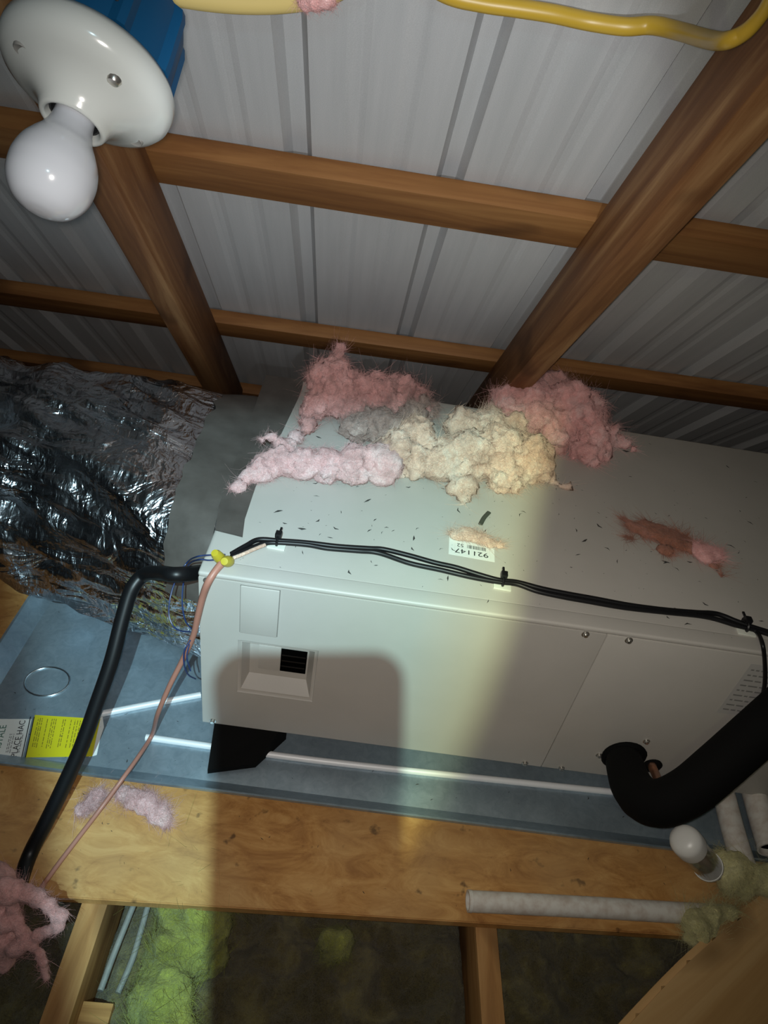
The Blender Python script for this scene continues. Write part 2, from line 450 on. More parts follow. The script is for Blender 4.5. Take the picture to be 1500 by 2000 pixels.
purlin(2.06, 'lowest dark wooden purlin at the eave behind the air handler')
JT = 1.33-1.189
def joist(x0, x1, y0, y1, label):
    o = box('ceiling_joist', (0, -(x1-x0)/2, 0), (y1-y0, (x1-x0)/2, JT), 'joist_wood', None, .002, frame_m(((x0+x1)/2, y0, 0), (0, 1, 0), (0, 0, 1)))
    return tag(o, label, 'joist', 'ceiling joists under the plywood')
joist(-.315, -.276, -1.2, 2.05, 'pale lit ceiling joist beside the two thin metal tubes')
joist(.304, .340, -1.2, 2.05, 'ceiling joist in the dark between the two insulation bays, below the plastic pipe')

# plywood deck
PZ = 1.33-1.171
pl = prism('plywood_deck', [(-1.5, .425), (1.25, .512), (1.2, 1.72), (-1.5, 1.72)], PZ-.018, PZ, 'plywood', None, .0015)
tag(pl, 'tan plywood deck sheet under the galvanised drain pan', 'deck')

# ------------------------------------------------------------------ drain pan
PAN_YAW = math.radians(-1.3)
pan = empty('drain_pan', (-.632, .655, PZ), PAN_YAW)
tag(pan, 'shallow galvanised steel drain pan under the air handler', 'drain pan')
def pan_body():
    bm = bmesh.new(); W, Dp, h, f_ = 1.95, .80, .030, .030
    def ring(i, z): return [bm.verts.new(p) for p in ((i, i, z), (W-i, i, z), (W-i, Dp-i, z), (i, Dp-i, z))]
    rs = [ring(f_, .0005), ring(0, h), ring(-.004, h+.001), ring(-.004, h-.005), ring(-.0025, h-.005), ring(-.0012, h-.0008), ring(f_, -.0)]
    rs[-1] = ring(f_-.0006, .0001)
    bm.faces.new(ring(f_, .0005))
    for a, b in zip(rs, rs[1:]):
        for k in range(4): bm.faces.new((a[k], a[(k+1) % 4], b[(k+1) % 4], b[k]))
    bm.faces.new(rs[-1][::-1])
    bmesh.ops.remove_doubles(bm, verts=bm.verts, dist=1e-6)
    return from_bm(bm, 'pan_tray', 'galvanised', pan)
pan_body()
PANI = pan.matrix_basis.inverted() if False else (Matrix.Translation((-.632, .655, PZ)) @ Matrix.Rotation(PAN_YAW, 4, 'Z')).inverted()
def pl_(p): return tuple(PANI @ Vector(p))
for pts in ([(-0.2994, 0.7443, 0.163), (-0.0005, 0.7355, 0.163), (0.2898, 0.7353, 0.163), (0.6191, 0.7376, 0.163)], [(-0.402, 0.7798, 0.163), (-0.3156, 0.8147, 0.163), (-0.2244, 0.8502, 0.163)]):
    tube('stiffening_rib', [pl_(p) for p in pts], .0062, 'rib_glint', pan, sides=12)
cx, cy, cz = pl_((-0.5178, 0.8425, 0.162))
tube('stamped_ring', [(cx+.041*math.cos(t*math.pi/12), cy+.034*math.sin(t*math.pi/12), .0012) for t in range(25)], .0022, 'ring_metal', pan, sides=8, raw=True)
# printed stickers on the pan floor
def sticker(name, quad, z, material, parent, th=.0004):
    return prism(name, [q[:2] for q in quad], z, z+th, material, parent)
SY = [pl_(p) for p in [(-0.4896, 0.6813, 0.1605), (-0.3802, 0.6968, 0.1605), (-0.3926, 0.7737, 0.1605), (-0.5097, 0.7671, 0.1605)]]
st = sticker('yellow_sticker', SY, .0008, 'sticker_yellow', pan)
sticker('torn_backing', [pl_(p) for p in [(-0.385, 0.6952, 0.1605), (-0.3735, 0.7007, 0.1605), (-0.3794, 0.7358, 0.1605), (-0.3804, 0.7575, 0.1605), (-0.3912, 0.7807, 0.1605), (-0.4059, 0.7742, 0.1605)]], .0006, 'sticker_white', st)
SW = [pl_(p) for p in [(-0.5809, 0.6711, 0.1605), (-0.4946, 0.6807, 0.1605), (-0.5114, 0.7579, 0.1605), (-0.6037, 0.7456, 0.1605)]]
sw = sticker('white_sticker', SW, .0008, 'sticker_white', pan)
def quad_pt(Q, a, b):
    A = Vector(Q[0]).lerp(Vector(Q[1]), a); B = Vector(Q[3]).lerp(Vector(Q[2]), a); return A.lerp(B, b)
def print_bars(Q, z, material, parent, cols, rnd, b0=.12, b1=.9, w=.010):
    bm = bmesh.new()
    for a in cols:
        b = b0 + rnd.uniform(0, .06)
        while b < b1:
            l = rnd.uniform(.03, .12)
            q = [quad_pt(Q, a, b), quad_pt(Q, a+w, b), quad_pt(Q, a+w, min(b+l, b1)), quad_pt(Q, a, min(b+l, b1))]
            bm.faces.new([bm.verts.new((p.x, p.y, z)) for p in q]); b += l + rnd.uniform(.012, .035)
    return from_bm(bm, 'printed_lines', material, parent)
rn = random.Random(5)
print_bars(SY, .0013, 'olive_ink', st, [.06, .09, .12, .20, .27, .30, .33, .44, .47, .56, .62, .66, .70, .74, .78, .84, .88, .92], rn, .2, .93, .012)
bm = bmesh.new()
for a in (-.02, .035):
    q = [quad_pt(SY, a-.045, 0), quad_pt(SY, a-.03, 0), quad_pt(SY, a-.03, .95), quad_pt(SY, a-.045, .95)]
    bm.faces.new([bm.verts.new((p.x, p.y, .0013)) for p in q])
from_bm(bm, 'printed_border', 'ink', sw)
ang = math.atan2(SW[2][1]-SW[1][1], SW[2][0]-SW[1][0])
def sw_text(s, size, a, b, material):
    p = quad_pt(SW, a, b); return text('printed_text', s, size, material, sw, Matrix.Translation((p.x, p.y, .0013)) @ Matrix.Rotation(ang, 4, 'Z'))
sw_text('PLACE HAC', .0145, .84, .48, 'ink')
sw_text('INSTALE', .016, .50, .45, 'green_ink')
print_bars(SW, .0013, 'faint_ink', sw, [.66, .69, .73, .90], rn, .1, .6, .014)

# ------------------------------------------------------------------ air handler
UO = ((-0.196, 0.748, -1.105)[0], (-0.196, 0.748, -1.105)[1], (-0.196, 0.748, -1.105)[2]+1.33); UYAW = math.radians(-1.4)
LU, DU, HU = 1.25, .632, .372
ah = empty('air_handler', UO, UYAW)
tag(ah, 'large beige sheet metal air handler lying on its side in the drain pan', 'air handler')
UM = Matrix.Translation(UO) @ Matrix.Rotation(UYAW, 4, 'Z'); UI = UM.inverted()
def ul(p): return UI @ Vector(p)
box('cabinet_body', (0, .024, 0), (LU, DU, HU), 'cabinet_paint', ah, .006, seg=3)
SEAM = (0.6217, 0.361)[0]
# recessed switch pocket of the left access panel
# top edge of the front: rolled sheet between the panels and the cabinet top
box('top_rail', (0, -.0012, HU-.0095), (LU, .03, HU), 'cabinet_paint', ah, .004, seg=3)
PX0, PZ1 = (0.0654, 0.2317); PX1, PZ0 = (0.1873, 0.1066)
def panel_left():
    bm = bmesh.new(); x0, x1, z0, z1 = .001, SEAM-.0008, .003, HU-.010; y = -.0015
    def v(x, y_, z): return bm.verts.new((x, y_, z))
    o = [v(x0, y, z0), v(x1, y, z0), v(x1, y, z1), v(x0, y, z1)]
    i = [v(PX0, y, PZ0), v(PX1, y, PZ0), v(PX1, y, PZ1), v(PX0, y, PZ1)]
    d = .021
    k = [v(PX0+.012, y+d, PZ0+.026), v(PX1-.012, y+d, PZ0+.026), v(PX1-.012, y+d, PZ1-.022), v(PX0+.012, y+d, PZ1-.022)]
    bk = [v(p.co.x, .026, p.co.z) for p in o]
    for a, b in ((o, i), (i, k), (bk, o)):
        for n in range(4): bm.faces.new((a[n], a[(n+1) % 4], b[(n+1) % 4], b[n]))
    bm.faces.new(k)
    bmesh.ops.bevel(bm, geom=[e for e in bm.edges if all(abs(q.co.y-y) < 1e-6 for q in e.verts) and (e.verts[0] in i and e.verts[1] in i)], offset=.004, segments=3, affect='EDGES')
    return from_bm(bm, 'access_panel', 'cabinet_paint', ah, None, 35)
pnl = panel_left()
box('access_panel', (SEAM+.0008, -.0015, .003), (LU-.001, .026, HU-.010), 'cabinet_paint', ah, .0006)
# black switch opening and its cover plate
hx0, hz1 = (0.1293, 0.2049); hx1, hz0 = (0.1727, 0.1495)
box('switch_opening', (hx0, .0175, hz0), (hx1, .0200, hz1), 'black_void', pnl, .0004)
for k in range(3):
    z = hz0 + (hz1-hz0)*(.25+.25*k); box('switch_slat', (hx0+.002, .0168, z-.0012), (hx1-.002, .0178, z+.0012), 'black_cable', pnl)
cx0 = (0.0925, 0.1765)[0]
box('switch_cover_plate', (cx0, .0182, hz0-.002), (hx0-.0006, .0200, hz1+.002), 'cabinet_paint', pnl, .0004)
# blank knock-out plate above
bx0, bz1 = (0.0641, 0.3584); bx1, bz0 = (0.1227, 0.2557)
box('blank_plate_groove', (bx0-.0008, -.00165, bz0-.0008), (bx1+.0008, -.0010, bz1+.0008), 'groove', pnl)
bm = bmesh.new(); bm_box(bm, (bx0, -.0042, bz0), (bx1, -.0012, bz1), .0016, 2); from_bm(bm, 'blank_plate', 'cabinet_paint', pnl, None, 30)
# screws
for (u_, w_) in [(0.0139, 0.3685), (0.0193, 0.0102), (0.5893, 0.3578), (0.6569, 0.359), (0.7758, 0.1192), (0.711, 0.0618), (0.5901, 0.0007), (0.6582, -0.0053)]:
    w_ = min(max(w_, .008), HU-.014)
    s = lathe('screw', [(0, -.0002), (.0062, -.0002), (.0062, .0012), (.0042, .0014), (.004, .0044), (.0032, .0052), (0, .0050)], 'screw_metal', ah, 12, axis_m((u_, -.0015, w_), (0, -1, 0)), 30)
# rating label at the right and the number label on top
q = [(0.8603, 0.2206), (0.9184, 0.2222), (0.8658, 0.3452), (0.8455, 0.3482)]
def front_sticker(name, quad, material, parent, y=-.0017):
    bm = bmesh.new(); a = [bm.verts.new((x, y, z)) for x, z in quad]; b = [bm.verts.new((x, y-.0003, z)) for x, z in quad]
    bm.faces.new(a); bm.faces.new(b)
    for i in range(4): bm.faces.new((a[i], a[(i+1) % 4], b[(i+1) % 4], b[i]))
    return from_bm(bm, name, material, parent)
rx, rz = q[0][0]-.004, q[0][1]; rx1 = q[1][0]+.05; rz1 = q[2][1]
rl = front_sticker('rating_label', [(rx, rz), (rx1, rz), (rx1, rz1), (rx, rz1)], 'sticker_grey', ah)
bm = bmesh.new()
for j in range(9):
    z = rz + (rz1-rz)*(.08+.1*j); x = rx+.006
    while x < rx1-.01:
        l = rn.uniform(.004, .016)
        bm.faces.new([bm.verts.new((xx, -.0022, zz)) for xx, zz in ((x, z), (x+l, z), (x+l, z+.003), (x, z+.003))]); x += l+.003
from_bm(bm, 'printed_lines', 'faint_ink', rl)
LQ = [(0.3772, 0.1215), (0.4537, 0.1178), (0.4625, 0.1665), (0.376, 0.202)]
L0 = Vector((LQ[0][0], LQ[0][1], 0)); L1 = Vector((LQ[1][0], LQ[1][1], 0)); lx = (L1-L0).normalized(); ly = Vector((-lx.y, lx.x, 0)); lw = (L1-L0).length
NM = Matrix((lx, ly, (0, 0, 1))).transposed().to_4x4(); NM.translation = L0 + Vector((0, 0, HU+.0002))
nl = box('number_label', (0, 0, 0), (lw, .058, .0004), 'sticker_white', ah, 0, NM)
FLIP = Matrix.Rotation(math.pi, 4, 'Z')
text('printed_number', '921147', .0165, 'ink', nl, Matrix.Translation((lw*.50, .0125, .0006)) @ FLIP @ Matrix.Diagonal((1.15, .95, 1, 1)))
text('printed_number', '52', .012, 'ink', nl, Matrix.Translation((lw*.25, .027, .0006)) @ FLIP)
bm = bmesh.new(); x = lw*.40
while x < lw*.82:
    w_ = rn.choice((.0006, .001, .0014)); bm_box(bm, (x, .0225, .0004), (x+w_, .031, .0006)); x += w_+rn.choice((.0008, .0014))
from_bm(bm, 'barcode', 'ink', nl)

# black support pads under the cabinet
UPZ = PZ+.0012
for i, (u_, v_) in enumerate(((.045, -.022), (.95, .06), (.045, .45), (.95, .45))):
    pw = [ul(p) for p in [(-0.17, 0.7839, 0.162), (-0.1443, 0.703, 0.162), (-0.053, 0.7371, 0.162)]]
    if i == 0:
        pts = [(.018, .03), (.024, -.060), (.105, -.036), (.15, .03)]
    else: pts = [(u_, v_), (u_+.12, v_), (u_+.12, v_+.1), (u_, v_+.1)]
    poly = [tuple((UM @ Vector((x, y, 0)))[:2]) for x, y in pts]
    c = Vector((sum(p[0] for p in poly)/4, sum(p[1] for p in poly)/4))
    h = UO[2]-UPZ-.0006
    if i == 0:
        # wedge shaped pad: thick under the cabinet, thin at its exposed lip
        bm = bmesh.new(); zt = (h, .012, .012, h); a = [bm.verts.new((p[0]-c.x, p[1]-c.y, 0)) for p in poly]; b = [bm.verts.new((p[0]-c.x, p[1]-c.y, zt[k])) for k, p in enumerate(poly)]
        bm.faces.new(a); bm.faces.new((b[0], b[1], b[3])); bm.faces.new((b[1], b[2], b[3]))
        for k in range(4): bm.faces.new((a[k], a[(k+1) % 4], b[(k+1) % 4], b[k]))
        o = from_bm(bm, 'support_pad', 'black_rubber')
    else: o = prism('support_pad', [(p[0]-c.x, p[1]-c.y) for p in poly], 0, h, 'black_rubber')
    o.location = (c.x, c.y, UPZ)
    tag(o, ['black rubber pad sticking out under the front left corner of the air handler', 'black rubber pad hidden under the right front of the air handler', 'black rubber pad under the rear left of the air handler', 'black rubber pad under the rear right of the air handler'][i], 'pad', 'support pads under the air handler')

# ------------------------------------------------------------------ foil duct
def duct():
    root = empty('foil_duct', (-.45, 1.13, PZ), 0)
    tag(root, 'crinkled silver foil flexible duct joined to the left end of the air handler', 'duct')
    S = [(-.204, 1.092, -.918, .268, .182, 4.5), (-.26, 1.096, -.915, .262, .186, 3.6), (-.34, 1.105, -.91, .250, .203, 2.7), (-.50, 1.14, -.92, .228, .222, 2.15),
         (-.70, 1.16, -.905, .205, .205, 2.0), (-.95, 1.17, -.90, .20, .20, 2.0), (-1.35, 1.15, -.90, .20, .20, 2)]
    S = np.array(S); NA, NS = 150, 150; bm = bmesh.new(); rows = []
    xs = np.linspace(S[0, 0], S[-1, 0], NS)
    for i, x in enumerate(xs):
        t = [np.interp(-x, -S[:, 0], S[:, k]) for k in range(1, 6)]
        cy_, cz_, ry, rz_, n = t; row = []
        d = abs(x-S[0, 0]); amp = min(1, max(0, (d-.045)/.12))
        for k in range(NA):
            a = 2*math.pi*k/NA; c, s = math.cos(a), math.sin(a)
            rr = (abs(c)**n+abs(s)**n)**(-1/n)
            y, z = cy_+ry*rr*c, cz_+rz_*rr*s
            p = Vector((x*7.0, a*2.2, 3.1))
            w1 = noise.noise(Vector((x*5, c*2.2, s*2.2)))*.016
            bands = math.sin(x*50 + 3.2*noise.noise(Vector((x*3, c*1.5, s*1.5+7))))*.0085*min(1, max(0, (d-.24)/.15)) + math.sin(a*26 + 5*noise.noise(Vector((x*5, c*2, s*2+3))) + x*14)*.0055*max(0, 1-d/.30)
            fold = (abs(noise.noise(Vector((x*6+c*2+s, c*4+5, s*4+x*3))))-.25)*-.040*amp + (abs(noise.noise(Vector((x*4, c*9+5+x*5, s*9))))-.25)*-.018*amp
            fine = noise.noise(Vector((x*40, c*9, s*9)))*.0016
            creep = abs(noise.noise(Vector((x*18+s*5, c*11, s*11+3))))*.005
            h = amp*(w1+bands+fold+fine+creep)
            row.append(bm.verts.new((x+.45, y+c*h-1.13, z+s*h+1.33-PZ)))
        rows.append(row)
    for a, b in zip(rows, rows[1:]):
        for k in range(NA): bm.faces.new((a[k], a[(k+1) % NA], b[(k+1) % NA], b[k]))
    bm.faces.new(rows[0]); bm.faces.new(rows[-1])
    o = from_bm(bm, 'foil_jacket', 'foil', root); shade(o.data)
    # grey tape lapped over the joint with the cabinet: a band round the duct and a flap on the cabinet top
    bm = bmesh.new(); rows = []
    for x, off in ((-.199, .0045), (-.215, .005), (-.24, .0055), (-.262, .0055), (-.275, .003)):
        t = [np.interp(-x, -S[:, 0], S[:, k]) for k in range(1, 6)]; cy_, cz_, ry, rz_, n = t; row = []
        for k in range(60):
            a = math.radians(-8) + math.radians(176)*k/59; c, s = math.cos(a), math.sin(a)
            rr = (abs(c)**n+abs(s)**n)**(-1/n)
            hh = off + .002*noise.noise(Vector((x*30, c*9, s*9))); e = .012*noise.noise(Vector((c*8, s*8, 4)))*(1 if x < -.25 else 0)
            row.append(bm.verts.new((x+e+.45, cy_+(ry+hh)*rr*c-1.13, cz_+(rz_+hh)*rr*s+1.33-PZ)))
        rows.append(row)
    for a, b in zip(rows, rows[1:]):
        for k in range(59): bm.faces.new((a[k], a[k+1], b[k+1], b[k]))
    o = from_bm(bm, 'grey_tape_band', 'grey_tape', root); shade(o.data)
    bm = bmesh.new(); edge = [(-.147, .835), (-.152, .88), (-.150, .97), (-.140, 1.08), (-.128, 1.2), (-.116, 1.33), (-.118, 1.375)]
    left = [(-.192, .843), (-.199, .9), (-.199, .97), (-.199, 1.08), (-.199, 1.2), (-.199, 1.33), (-.199, 1.375)]
    top = []
    for dz in (.0008, .0030):
        for (ax, ay), (bx, by) in zip(left, edge):
            top.append([bm.verts.new((ax+(bx-ax)*f_+.45+.002*noise.noise(Vector((ay*40, f_*9, 1))), ay+(by-ay)*f_-1.13, -.733+dz+.0015*abs(noise.noise(Vector((ay*25, f_*6, 2))))+1.33-PZ)) for f_ in (0, .33, .66, 1)])
    n7 = len(edge)
    for i in range(n7-1):
        for j in range(3):
            for b_ in (0, n7): bm.faces.new((top[b_+i][j], top[b_+i][j+1], top[b_+i+1][j+1], top[b_+i+1][j]))
        for j in (0, 3): bm.faces.new((top[i][j], top[i+1][j], top[n7+i+1][j], top[n7+i][j]))
    o = from_bm(bm, 'grey_tape_flap', 'grey_tape', root); shade(o.data, 40)
    return root
duct()
# ------------------------------------------------------------------ insulation on the cabinet
TZ = -.733; FZ = 1.33-.733
o = fluff('insulation_clump', [(-0.0608, 1.2701, 0.672, 0.036), (-0.0505, 1.3125, 0.687, 0.018), (-0.0473, 1.3281, 0.695, 0.01), (-0.0411, 1.251, 0.647, 0.042), (-0.079, 1.2206, 0.632, 0.03), (0.004, 1.2776, 0.647, 0.038), (0.0402, 1.3114, 0.667, 0.016), (0.0675, 1.2832, 0.647, 0.04), (0.1119, 1.3059, 0.637, 0.028), (-0.0011, 1.2309, 0.627, 0.026), (0.0552, 1.2574, 0.627, 0.032), (-0.0879, 1.1706, 0.613, 0.016), (0.1374, 1.2873, 0.627, 0.024)], 'dusky_pink_fluff', floor=FZ, seed=2, fibres=1700, amp=.024)
tag(o, 'tall dusky pink fibreglass clump at the back edge of the air handler', 'insulation', 'loose fibreglass on the air handler')
o = fluff('insulation_clump', [(-0.1839, 0.9467, 0.602, 0.007), (-0.1754, 0.9564, 0.605, 0.01), (-0.1632, 0.9841, 0.609, 0.016), (-0.1428, 1.0039, 0.615, 0.022), (-0.1141, 1.0211, 0.619, 0.028), (-0.0741, 1.0279, 0.621, 0.03), (-0.0329, 1.0268, 0.623, 0.031), (0.0125, 1.033, 0.624, 0.034), (0.0584, 1.0488, 0.623, 0.034), (-0.1123, 1.071, 0.623, 0.014), (-0.0996, 1.1011, 0.625, 0.012), (-0.1229, 1.063, 0.633, 0.008), (-0.1401, 1.0648, 0.64, 0.007), (-0.1552, 1.0559, 0.641, 0.0055)], 'pale_pink_fluff', floor=FZ, seed=4, fibres=1700, amp=.013, fine=.013, flen=.012)
tag(o, 'long pale pink fibreglass roll along the front, reaching onto the grey tape', 'insulation', 'loose fibreglass on the air handler')
o = fluff('insulation_clump', [(0.0138, 1.1725, 0.619, 0.028), (0.0577, 1.1939, 0.625, 0.034), (0.1085, 1.2204, 0.627, 0.032), (0.1459, 1.2724, 0.627, 0.022), (0.085, 1.1716, 0.617, 0.03)], 'grey_fluff', floor=FZ, seed=6, fibres=900)
tag(o, 'dirty grey fibreglass tuft between the pink and the cream clumps', 'insulation', 'loose fibreglass on the air handler')
o = fluff('insulation_clump', [(0.0897, 1.1019, 0.627, 0.042), (0.1245, 1.1292, 0.652, 0.034), (0.1335, 1.1041, 0.627, 0.045), (0.177, 1.0887, 0.627, 0.045), (0.226, 1.1107, 0.632, 0.052), (0.2824, 1.1381, 0.635, 0.055), (0.335, 1.1423, 0.629, 0.046), (0.215, 1.0402, 0.609, 0.022), (0.218, 1.0205, 0.603, 0.01), (0.2193, 1.0048, 0.601, 0.005), (0.301, 1.0874, 0.619, 0.036), (0.3598, 1.1187, 0.619, 0.032), (0.2774, 1.2111, 0.642, 0.042), (0.2263, 1.1942, 0.632, 0.035), (0.3217, 1.2212, 0.637, 0.035), (0.3883, 1.1165, 0.607, 0.014), (0.4034, 1.1085, 0.603, 0.009), (0.4173, 1.0994, 0.602, 0.006), (0.4274, 1.0961, 0.6, 0.004)], 'cream_fluff', floor=FZ, seed=9, fibres=2200)
tag(o, 'cream coloured fibreglass clump lit by the torch in the middle of the cabinet top', 'insulation', 'loose fibreglass on the air handler')
o = fluff('insulation_clump', [(0.327, 1.2886, 0.647, 0.042), (0.3854, 1.2856, 0.652, 0.052), (0.4495, 1.2885, 0.642, 0.054), (0.4971, 1.2535, 0.627, 0.042), (0.4416, 1.3187, 0.667, 0.04), (0.5025, 1.3382, 0.647, 0.036), (0.5412, 1.2842, 0.615, 0.022), (0.4774, 1.2179, 0.615, 0.026), (0.4986, 1.2001, 0.605, 0.012), (0.5694, 1.293, 0.605, 0.012), (0.5857, 1.2854, 0.602, 0.007), (0.6023, 1.2764, 0.6, 0.004), (0.4187, 1.2431, 0.627, 0.03)], 'pink_fluff', floor=FZ, seed=12, fibres=2000)
tag(o, 'rose pink fibreglass clump at the foot of the right rafter', 'insulation', 'loose fibreglass on the air handler')
o = fluff('insulation_clump', [(0.4151, 1.3704, 0.672, 0.022), (0.4248, 1.378, 0.682, 0.02), (0.4107, 1.3504, 0.657, 0.02)], 'dusky_pink_fluff', floor=FZ+.02, seed=13, fibres=300)
tag(o, 'small dark pink wisp tucked behind the foot of the right rafter', 'insulation', 'loose fibreglass on the air handler')
o = fluff('insulation_flake', [(0.2022, 0.9075, 0.6, 0.014), (0.2199, 0.9126, 0.601, 0.016), (0.237, 0.9052, 0.601, 0.014), (0.2541, 0.8964, 0.6, 0.009), (0.2718, 0.8958, 0.599, 0.006)], 'cream_fluff', voxel=.003, amp=.004, fine=.003, fibres=260, flen=.014, squash=.5, floor=FZ+.0008, seed=15)
tag(o, 'small flat cream fibreglass flake lying over the number label', 'insulation')
o = fluff('insulation_flake', [(0.534, 0.9978, 0.6, 0.018), (0.5566, 0.9939, 0.601, 0.024), (0.5828, 0.9846, 0.601, 0.026), (0.6087, 0.9754, 0.601, 0.026), (0.6278, 0.9608, 0.601, 0.022), (0.5167, 0.9665, 0.599, 0.01), (0.5219, 1.0175, 0.599, 0.008), (0.6563, 0.9181, 0.599, 0.01), (0.6591, 0.8926, 0.599, 0.007), (0.5752, 0.9419, 0.6, 0.012)], 'rusty_fluff', voxel=.0035, amp=.006, fine=.005, fibres=450, flen=.02, squash=.35, floor=FZ+.0003, seed=16)
tag(o, 'flat rust brown fibreglass scrap lying alone at the right of the cabinet top', 'insulation')
o = fluff('insulation_flake', [(0.6418, 0.9401, 0.607, 0.022), (0.6577, 0.9427, 0.605, 0.018)], 'pink_fluff', voxel=.0035, amp=.006, fine=.004, fibres=260, flen=.016, squash=.5, floor=FZ+.0003, seed=17)
tag(o, 'small pink fibreglass puff at the end of the rust brown scrap', 'insulation')
# scraps on the plywood and the hanging clump at lower left
o = fluff('insulation_flake', [(-0.3052, 0.6332, 0.165, 0.012), (-0.2829, 0.6234, 0.167, 0.016), (-0.2605, 0.6148, 0.167, 0.018), (-0.2368, 0.601, 0.167, 0.018), (-0.2238, 0.5903, 0.163, 0.01)], 'pale_pink_fluff', voxel=.0035, amp=.007, fine=.005, fibres=400, flen=.016, squash=.6, floor=PZ+.0003, seed=21)
tag(o, 'pink fibreglass scrap on the plywood beside the thin salmon wire', 'insulation')
o = fluff('insulation_flake', [(-0.3444, 0.6261, 0.163, 0.01), (-0.3526, 0.6086, 0.163, 0.012), (-0.3653, 0.5969, 0.162, 0.01)], 'pale_pink_fluff', voxel=.0035, amp=.006, fine=.005, fibres=250, flen=.018, squash=.4, floor=PZ+.0003, seed=22)
tag(o, 'thin pink fibreglass wisp on the plywood between black conduit and salmon wire', 'insulation')
o = fluff('insulation_clump', [(-0.4173, 0.4078, 0.2584, 0.045), (-0.3971, 0.3783, 0.2222, 0.04), (-0.3778, 0.4086, 0.2962, 0.016), (-0.3628, 0.4082, 0.2973, 0.013), (-0.3476, 0.4075, 0.2978, 0.012), (-0.3307, 0.4046, 0.2959, 0.012), (-0.3144, 0.3988, 0.29, 0.011), (-0.3006, 0.3912, 0.2816, 0.01), (-0.3016, 0.3832, 0.2711, 0.009), (-0.3127, 0.3778, 0.263, 0.008), (-0.3255, 0.374, 0.2568, 0.009), (-0.3393, 0.3685, 0.2482, 0.011), (-0.3504, 0.3631, 0.2401, 0.013), (-0.3684, 0.3836, 0.2648, 0.014), (-0.3623, 0.3931, 0.2777, 0.01), (-0.3549, 0.384, 0.2668, 0.009), (-0.3478, 0.3767, 0.2579, 0.009), (-0.3289, 0.3646, 0.2443, 0.008), (-0.3192, 0.3573, 0.2358, 0.008), (-0.3132, 0.3516, 0.2291, 0.007), (-0.3099, 0.3458, 0.2219, 0.0065), (-0.3074, 0.3404, 0.2151, 0.006), (-0.3697, 0.3558, 0.2124, 0.016)], 'dusky_pink_fluff', voxel=.003, amp=.004, fine=.004, fibres=900, flen=.012, seed=25)
tag(o, 'torn pale pink fibreglass clump with a hole through it at lower left', 'insulation')
# batts between the joists
def batt(name, x0, x1, y0, y1, material, label, h=.105, seed=1, extra=None):
    nx, ny = int((x1-x0)/.007), int((y1-y0)/.007); bm = bmesh.new(); g = []
    for j in range(ny+1):
        row = []
        for i in range(nx+1):
            x, y = x0+(x1-x0)*i/nx, y0+(y1-y0)*j/ny
            p = Vector((x*7+seed*3.3, y*7, seed)); z = h + .035*noise.noise(p) + .022*noise.noise(p*2.7) + .012*noise.noise(p*7) + .007*noise.noise(p*18)
            e = min(i/nx, 1-i/nx, 1-j/ny)*nx
            z *= min(1, .55+.12*e)
            row.append(bm.verts.new((x-(x0+x1)/2, y-y0, max(.002, min(z, JT+.0+.015)))))
        g.append(row)
    for j in range(ny):
        for i in range(nx): bm.faces.new((g[j][i], g[j][i+1], g[j+1][i+1], g[j+1][i]))
    low = [[bm.verts.new((v.co.x, v.co.y, .0005)) for v in (g[0][0], g[0][-1])], [bm.verts.new((v.co.x, v.co.y, .0005)) for v in (g[-1][0], g[-1][-1])]]
    bm.faces.new((low[0][0], low[0][1], low[1][1], low[1][0]))
    bm.faces.new([low[0][0]] + g[0] + [low[0][1]]); bm.faces.new([low[1][0]] + g[-1] + [low[1][1]])
    bm.faces.new([low[0][0]] + [r[0] for r in g] + [low[1][0]]); bm.faces.new([low[0][1]] + [r[-1] for r in g] + [low[1][1]])
    o = from_bm(bm, name, material); shade(o.data); o.location = ((x0+x1)/2, y0, 0)
    return tag(o, label, 'insulation', 'insulation batts between the joists')
rb = random.Random(77)
yb = [(rb.uniform(-.215, -.11), y+rb.uniform(-.03, .03), rb.uniform(.07, .10), rb.uniform(.040, .058)) for y in [-.25+.045*k for k in range(18)] for _ in range(2)]
o = fluff('insulation_batt', [(min(max(x, -.208+r*.9), -.09), y, z, r*.85) for x, y, z, r in yb], 'yellow_fluff', voxel=.006, amp=.022, fine=.012, fibres=2600, flen=.03, seed=51, floor=.0)
tag(o, 'yellow green insulation lit beside the two thin metal tubes', 'insulation', 'insulation batts between the joists')
batt('insulation_batt', -.274, .302, -.35, .80, 'shaded_brown_fluff', 'brown insulation batt, coloured darker as if unlit, between the middle joists', .066, 4)
batt('insulation_batt', .342, .92, -.35, .80, 'shaded_brown_fluff', 'dark insulation batt in the bay at the right of the right joist', .06, 7)
batt('insulation_batt', -.897, -.318, -.35, .80, 'shaded_brown_fluff', 'dark insulation batt in the bay at the far lower left', .06, 9)
o = fluff('insulation_tuft', [(0.0689, 0.4524, 0.1198, 0.016), (0.0897, 0.4495, 0.1182, 0.018), (0.0796, 0.4402, 0.1052, 0.016)], 'yellow_fluff', voxel=.004, amp=.010, fine=.006, fibres=250, seed=31); tag(o, 'small olive yellow tuft on the dark batt just below the plywood edge', 'insulation')
